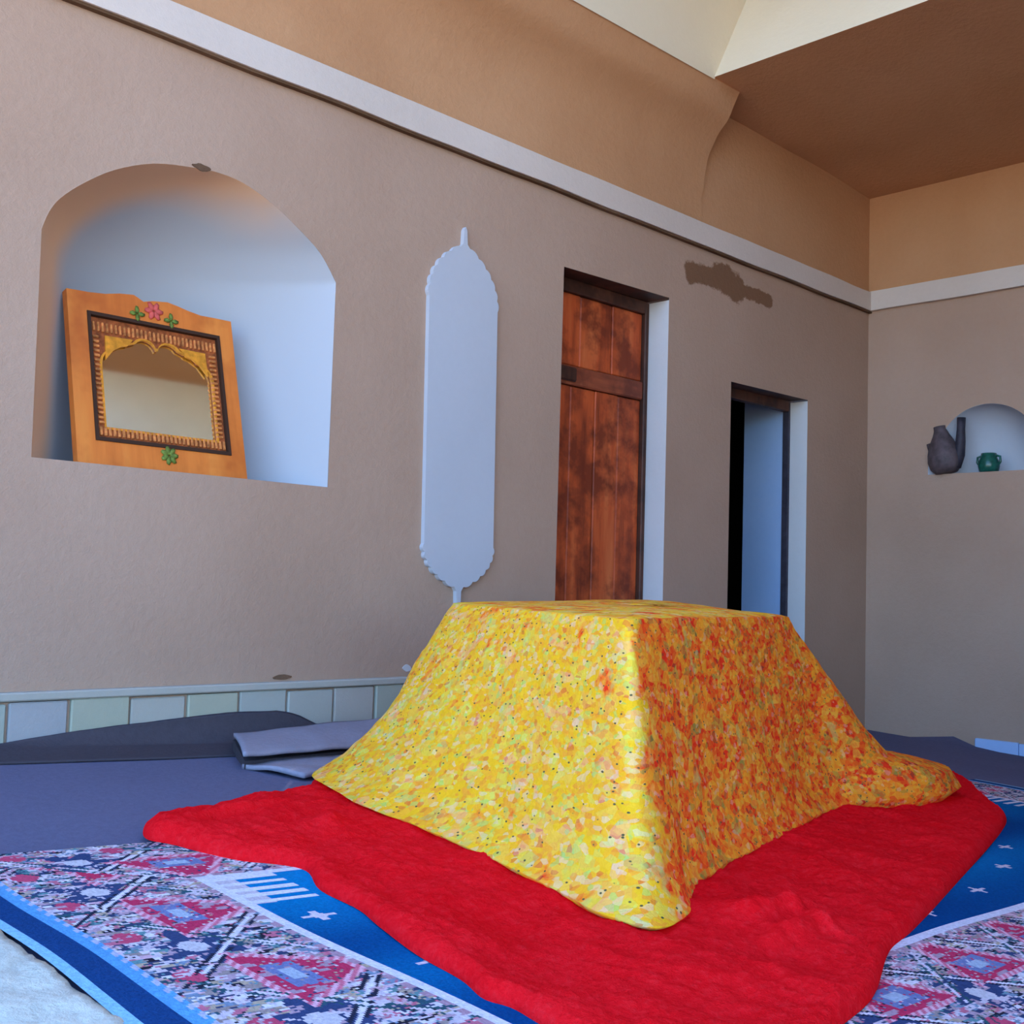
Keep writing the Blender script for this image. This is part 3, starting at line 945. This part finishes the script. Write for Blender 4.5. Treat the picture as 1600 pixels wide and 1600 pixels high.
# top: dome rings then skirt rings
tops = [0.02, 0.25, 0.5, 0.7, 0.85, 0.94]
for a in tops:
    for r_ in ring:
        p = tc + (r_[2:5] - tc) * a
        z = p[2] + 0.012 * (1 - a ** 4)
        qv.append((p[0], p[1], z + 0.003 * nz(p[0] * 6, p[1] * 6)))
        redness.append(0.3)
for k in range(QM + 1):
    w = k / QM
    for i, r_ in enumerate(ring):
        kind = min(1, max(0, r_[5]))
        pr = prof0 * (1 - kind) + prof1 * kind
        fr, fh = np.interp(w, PV, pr[:, 0]), np.interp(w, PV, pr[:, 1])
        x = r_[2] + (r_[0] - r_[2]) * fr
        y = r_[3] + (r_[1] - r_[3]) * fr
        zb_ = ground(r_[0], r_[1]) + 0.046 + 0.022 * kind
        z = zb_ + (r_[4] - zb_) * fh
        n_ = np.array([r_[0] - r_[2], r_[1] - r_[3]])
        n_ = n_ / (np.linalg.norm(n_) + 1e-6)
        g = 0.016 * w * nz(x * 4, y * 4, z * 4) + 0.007 * nz(x * 11, y * 11, z * 11) * min(1, w * 3) + 0.0025 * nz(x * 45, y * 45, z * 45)
        x += n_[0] * g
        y += n_[1] * g
        qv.append((x, y, z + (0.0025 * nz(x * 40, y * 40, 3) if w < 0.99 else 0)))
        ang = math.atan2(r_[1] - cy, r_[0] - cx)
        redness.append(min(1.0, max(0.0, (i - I_A) / 14 + 0.5)) if i < I_B else 0.0)  # colour mix turns redder past the front corner
# rolled hem, tucked under
for r_ in ring:
    x = r_[0] + (r_[2] - r_[0]) * 0.10
    y = r_[1] + (r_[3] - r_[1]) * 0.10
    qv.append((x, y, ground(x, y) + 0.030))
    redness.append(0.5)
rows = len(tops) + QM + 2
for k in range(rows - 1):
    for i in range(QN):
        j = (i + 1) % QN
        qf.append((k * QN + i, k * QN + j, (k + 1) * QN + j, (k + 1) * QN + i))
qf.append(tuple(range(QN)))
t = NT('flower_print', 0.9, 0.06)
v = t.coords()
warp = t.noise(v, 18, 2)
vw = t.n('ShaderNodeVectorMath', operation='MULTIPLY_ADD')
t.l(warp.outputs['Color'], vw.inputs[0])
vw.inputs[1].default_value = (0.012, 0.012, 0.012)
t.l(v, vw.inputs[2])
vo = t.n('ShaderNodeTexVoronoi')
vo.inputs['Scale'].default_value = 122
mpq = t.n('ShaderNodeMapping')
mpq.inputs['Scale'].default_value = (0.55, 0.55, 1.0)
t.l(vw.outputs[0], mpq.inputs['Vector'])
t.l(mpq.outputs[0], vo.inputs['Vector'])
vp = t.n('ShaderNodeTexVoronoi')
vp.inputs['Scale'].default_value = 50
t.l(mpq.outputs[0], vp.inputs['Vector'])
sp2 = t.n('ShaderNodeSeparateColor')
t.l(vp.outputs['Color'], sp2.inputs[0])
sep = t.n('ShaderNodeSeparateColor')
t.l(vo.outputs['Color'], sep.inputs[0])
Y_ = (0.80, 0.52, 0.03, 1)
yellow = t.ramp(sep.outputs[0], [(0.0, (0.88, 0.45, 0.015, 1)), (0.30, (0.92, 0.48, 0.025, 1)), (0.42, (0.88, 0.36, 0.03, 1)), (0.60, (0.74, 0.56, 0.08, 1)), (0.68, (0.85, 0.24, 0.03, 1)), (0.78, (0.78, 0.50, 0.24, 1)), (0.86, (0.42, 0.52, 0.10, 1)), (0.92, (0.82, 0.52, 0.26, 1)), (0.96, (0.70, 0.10, 0.03, 1))], 'CONSTANT')
orange = t.ramp(sep.outputs[0], [(0.0, (0.95, 0.32, 0.02, 1)), (0.24, (0.95, 0.13, 0.012, 1)), (0.46, (0.95, 0.22, 0.02, 1)), (0.60, (0.88, 0.035, 0.010, 1)), (0.76, (0.92, 0.42, 0.05, 1)), (0.86, (0.32, 0.22, 0.04, 1)), (0.92, (0.88, 0.40, 0.20, 1)), (0.97, (0.08, 0.06, 0.03, 1))], 'CONSTANT')
bign = t.noise(v, 13, 3, 0.6)
at = t.n('ShaderNodeAttribute')
at.attribute_name = 'red_mix'
add = t.n('ShaderNodeMath', operation='MULTIPLY_ADD')
t.l(at.outputs['Fac'], add.inputs[0])
add.inputs[1].default_value = 0.42
t.l(bign.outputs['Fac'], add.inputs[2])
mfac = t.ramp(add.outputs[0], [(0.60, (0, 0, 0, 1)), (0.72, (1, 1, 1, 1))])
blooms_y = t.ramp(sp2.outputs[0], [(0.0, (0.90, 0.49, 0.015, 1)), (0.40, (0.92, 0.38, 0.025, 1)), (0.58, (0.90, 0.52, 0.08, 1)), (0.74, (0.72, 0.64, 0.08, 1)), (0.86, (0.90, 0.46, 0.20, 1)), (0.95, (0.52, 0.56, 0.14, 1))], 'CONSTANT')
blooms_o = t.ramp(sp2.outputs[0], [(0.0, (0.95, 0.34, 0.02, 1)), (0.36, (0.88, 0.04, 0.010, 1)), (0.68, (0.92, 0.40, 0.04, 1)), (0.78, (0.95, 0.12, 0.012, 1)), (0.93, (0.42, 0.26, 0.04, 1))], 'CONSTANT')
yellow = t.mix(0.42, yellow, blooms_y)
orange = t.mix(0.55, orange, blooms_o)
c = t.mix(mfac, yellow, orange)
# small dark stamens and pale green leaves
vo2 = t.n('ShaderNodeTexVoronoi')
vo2.inputs['Scale'].default_value = 74
t.l(mpq.outputs[0], vo2.inputs['Vector'])
dots = t.ramp(vo2.outputs['Distance'], [(0.10, (1, 1, 1, 1)), (0.16, (0, 0, 0, 1))])
c = t.mix(dots, c, (0.10, 0.09, 0.04, 1))
grn = t.noise(v, 16, 2)
gm = t.ramp(grn.outputs['Fac'], [(0.64, (0, 0, 0, 1)), (0.70, (0.45, 0.45, 0.45, 1))])
c = t.mix(gm, c, (0.50, 0.54, 0.14, 1))
t.color(c)
fz = t.noise(v, 140, 3, 0.7)
t.bump(fz.outputs['Fac'], 0.5, 0.006)
quilt = mesh('flowered_quilt', qv, qf, t.m, None, True)
ra = quilt.data.attributes.new('red_mix', 'FLOAT', 'POINT')
ra.data.foreach_set('value', np.array(redness, np.float32))
tag(quilt, 'yellow and orange flowered quilt draped to the floor over a low table', 'quilt')

# ================================================================ MIRROR IN THE NICHE
M['mir_wood'] = wood('orange_painted_wood', (0.52, 0.12, 0.018, 1), (0.70, 0.19, 0.03, 1), (0.78, 0.26, 0.045, 1), 'Z', 0.7, 0.5)
M['mir_brown'] = flat('carved_ground', (0.30, 0.075, 0.02, 1), 0.7, 0.5, 60)
M['mir_teeth'] = flat('carved_ochre', (0.56, 0.19, 0.05, 1), 0.6, 0.5, 70)
M['ochre'] = flat('ochre_paint', (0.66, 0.25, 0.02, 1), 0.6, 0.3, 50)
M['dark_line'] = flat('dark_brown_paint', (0.05, 0.022, 0.012, 1), 0.6)
M['green'] = flat('green_paint', (0.13, 0.18, 0.03, 1), 0.6, 0.5, 120)
M['rose'] = flat('rose_paint', (0.62, 0.10, 0.08, 1), 0.6, 0.2, 50)
tg = NT('mirror_glass', 0.04, 0.5)
tg.color((0.86, 0.88, 0.84, 1))
tg.b.inputs['Metallic'].default_value = 1.0
M['glass'] = tg.m

MW, MH = 0.535, 0.50
mir = empty('mirror', (-3.985, 0.055, NZ0 + 0.004))
mir.scale = (1, 1, 1.095)
mir.rotation_euler = (math.radians(-15.5), 0, 0)
tag(mir, 'orange wooden mirror with carved multifoil border leaning in the arched niche', 'mirror')
l3 = lambda a, b, d: (a, d, b)
hw = MW / 2
crest = [(-hw, 0.485), (-0.20, 0.487), (-0.15, 0.492), (-0.105, 0.502), (-0.06, 0.507), (-0.045, 0.500), (-0.03, 0.492), (0.0, 0.500), (0.05, 0.506), (0.085, 0.500), (0.12, 0.492), (0.16, 0.486), (0.21, 0.487), (hw, 0.487)]
outer = [(-hw, 0.0), (-hw, 0.25)] + crest + [(hw, 0.25), (hw, 0.0)]
inner = [(-hw + 0.062, 0.072), (hw - 0.055, 0.072), (hw - 0.055, 0.425), (-hw + 0.062, 0.425)]
extrude_outline('frame', outer, l3, 0.0, 0.028, M['mir_wood'], mir, [inner])
# beading round the inside of the frame
def strip_bars(name, rect, w, d0, d1, m, parent):
    x0, z0, x1, z1 = rect
    bm = bmesh.new()
    for lo, hi in (((x0, d0, z0), (x1, d1, z0 + w)), ((x0, d0, z1 - w), (x1, d1, z1)), ((x0, d0, z0 + w), (x0 + w, d1, z1 - w)), ((x1 - w, d0, z0 + w), (x1, d1, z1 - w))):
        bm_box(bm, lo, hi)
    return from_bm(name, bm, m, parent)
ix0, ix1, iz0, iz1 = -hw + 0.062, hw - 0.055, 0.072, 0.425
strip_bars('inner_moulding', (ix0 - 0.006, iz0 - 0.006, ix1 + 0.006, iz1 + 0.006), 0.010, -0.004, 0.02, M['dark_line'], mir)
# multifoil opening for the glass
gx0, gx1, gz0 = -hw + 0.094, hw - 0.086, 0.108
gs = 0.285
gw = (gx1 - gx0)
def foil(c, r, a0, a1, n=7):
    return [(c[0] + r[0] * math.cos(math.radians(a0 + (a1 - a0) * k / n)), c[1] + r[1] * math.sin(math.radians(a0 + (a1 - a0) * k / n))) for k in range(n + 1)]
gm_ = (gx0 + gx1) / 2
arch = foil((gx1 - 0.05, gs), (0.05, 0.050), 0, 85) + foil((gx1 - 0.085, gs + 0.045), (0.040, 0.025), 20, 95) + foil((gm_ + 0.038, gs + 0.062), (0.036, 0.030), 30, 170)
arch_l = [(2 * gm_ - a, b) for a, b in reversed(arch)]
glass_L = [(gx0, gz0), (gx1, gz0)] + arch + arch_l
extrude_outline('carved_border', [(ix0, iz0), (ix1, iz0), (ix1, iz1), (ix0, iz1)], l3, 0.010, 0.024, M['mir_brown'], mir, [glass_L])
gv, gf = poly_with_holes(glass_L, [], lambda a, b: (a, 0.018, b))
mesh('glass', gv, gf, M['glass'], mir)
# thin bright edge of the glass opening
def offset(L, d):
    c = np.array(L).mean(0)
    return [tuple(np.array(p) + (np.array(p) - c) / np.linalg.norm(np.array(p) - c) * d) for p in L]
extrude_outline('glass_edging', offset(glass_L, 0.007), l3, 0.006, 0.014, M['ochre'], mir, [offset(glass_L, -0.001)])
# ochre spandrels beside the arch head
for sgn in (-1, 1):
    sp = [(gm_ + sgn * a, b) for a, b in [(0.165, 0.300), (0.162, 0.370), (0.075, 0.372), (0.095, 0.350), (0.115, 0.345), (0.140, 0.330)]]
    if sgn < 0: sp = sp[::-1]
    extrude_outline('spandrel', sp, l3, 0.005, 0.012, M['ochre'], mir)
# carved teeth on all four sides
bm = bmesh.new()
x = ix0 + 0.012
while x < ix1 - 0.012:
    bm_box(bm, (x, 0.004, iz0 + 0.012), (x + 0.008, 0.012, iz0 + 0.036), 0.0015)
    bm_box(bm, (x, 0.004, iz1 - 0.045), (x + 0.007, 0.012, iz1 - 0.018), 0.0015)
    x += 0.0135
z = iz0 + 0.045
while z < iz1 - 0.06:
    bm_box(bm, (ix0 + 0.010, 0.004, z), (ix0 + 0.028, 0.012, z + 0.007), 0.0015)
    bm_box(bm, (ix1 - 0.034, 0.004, z), (ix1 - 0.012, 0.012, z + 0.007), 0.0015)
    z += 0.0135
tag(from_bm('carved_teeth', bm, M['mir_teeth'], mir), kind='stuff')
# painted ornaments: green rosette below, rose with green leaves above
def petal_flower(name, c, r, n, m, parent, d=-0.003):
    bm = bmesh.new()
    for k in range(n):
        a = 2 * math.pi * k / n
        mt = Matrix.Translation((c[0] + r * 0.55 * math.cos(a), d, c[1] + r * 0.5 * math.sin(a))) @ Matrix.Rotation(-a, 4, 'Y') @ Matrix.Diagonal((r * 0.55, 0.004, r * 0.32, 1))
        bmesh.ops.create_icosphere(bm, subdivisions=1, radius=1, matrix=mt)
    return from_bm(name, bm, m, parent, True)
petal_flower('green_rosette', (0.01, 0.045), 0.028, 7, M['green'], mir)
petal_flower('rose_ornament', (0.0, 0.468), 0.030, 6, M['rose'], mir)
petal_flower('leaf_ornament', (-0.055, 0.450), 0.024, 4, M['green'], mir)
petal_flower('leaf_ornament', (0.055, 0.448), 0.024, 4, M['green'], mir)
box('back_board', (-hw + 0.02, 0.028, 0.02), (hw - 0.02, 0.034, 0.47), M['mir_brown'], mir)

# ================================================================ JUG AND POT IN THE SMALL NICHE
def lathe(name, prof, m, parent=None, n=28, smooth=True):
    v, f = [], []
    for (r, z) in prof:
        for k in range(n):
            a = 2 * math.pi * k / n
            v.append((r * math.cos(a), r * math.sin(a), z))
    for j in range(len(prof) - 1):
        for k in range(n):
            f.append((j * n + k, j * n + (k + 1) % n, (j + 1) * n + (k + 1) % n, (j + 1) * n + k))
    f.append(tuple(reversed(range(n))))
    f.append(tuple(range((len(prof) - 1) * n, len(prof) * n)))
    return mesh(name, v, f, m, parent, smooth)
def tube(name, path, rad, m, parent=None, n=10):
    path = [Vector(p) for p in path]
    v, f = [], []
    for i, p in enumerate(path):
        tdir = (path[min(i + 1, len(path) - 1)] - path[max(i - 1, 0)]).normalized()
        u = tdir.orthogonal().normalized() if i == 0 else (u - tdir * u.dot(tdir)).normalized()
        w = tdir.cross(u)
        r = rad[i] if isinstance(rad, (list, tuple)) else rad
        for k in range(n):
            a = 2 * math.pi * k / n
            v.append(p + (u * math.cos(a) + w * math.sin(a)) * r)
    for i in range(len(path) - 1):
        for k in range(n):
            f.append((i * n + k, i * n + (k + 1) % n, (i + 1) * n + (k + 1) % n, (i + 1) * n + k))
    f.append(tuple(reversed(range(n))))
    f.append(tuple(range((len(path) - 1) * n, len(path) * n)))
    return mesh(name, v, f, m, parent, True)
M['clay'] = flat('dark_clay', (0.085, 0.062, 0.066, 1), 0.6, 0.35, 25, 0.3, 0.2)
M['glaze'] = flat('green_glaze', (0.008, 0.085, 0.060, 1), 0.25, 0.4, 40, 0.5)
jug = empty('clay_jug', (0.005, -0.435, 1.332))
tag(jug, 'dark brown clay jug tilted at the left of the half-moon niche', 'jug')
body = lathe('body', [(0.030, 0.0), (0.058, 0.004), (0.080, 0.030), (0.090, 0.070), (0.086, 0.110), (0.074, 0.150), (0.058, 0.185), (0.043, 0.215), (0.034, 0.240), (0.034, 0.262), (0.022, 0.264), (0.016, 0.235)], M['clay'], jug)
body.rotation_euler = (math.radians(-9), 0, 0)
body.scale = (0.8, 0.95, 0.93)
tube('handle', [(0, -0.045, 0.03), (0, -0.064, 0.09), (0, -0.070, 0.16), (0, -0.072, 0.22), (0, -0.074, 0.278)], [0.026, 0.027, 0.024, 0.020, 0.021], M['clay_dark'], jug)
tube('spout', [(0, 0.06, 0.10), (-0.005, 0.085, 0.125), (-0.01, 0.094, 0.155)], [0.018, 0.013, 0.010], M['clay'], jug)
pot = empty('green_pot', (0.07, -0.62, 1.331))
tag(pot, 'small green glazed pot standing in the half-moon niche', 'pot')
lathe('bowl', [(0.030, 0.0), (0.046, 0.008), (0.052, 0.035), (0.048, 0.060), (0.040, 0.075), (0.036, 0.098), (0.030, 0.098), (0.030, 0.07)], M['glaze'], pot, 20)
for s_ in (-1, 1):
    tube('ear_handle', [(0, s_ * 0.038, 0.085), (0, s_ * 0.056, 0.080), (0, s_ * 0.058, 0.055), (0, s_ * 0.050, 0.042)], 0.006, M['glaze'], pot, 8)
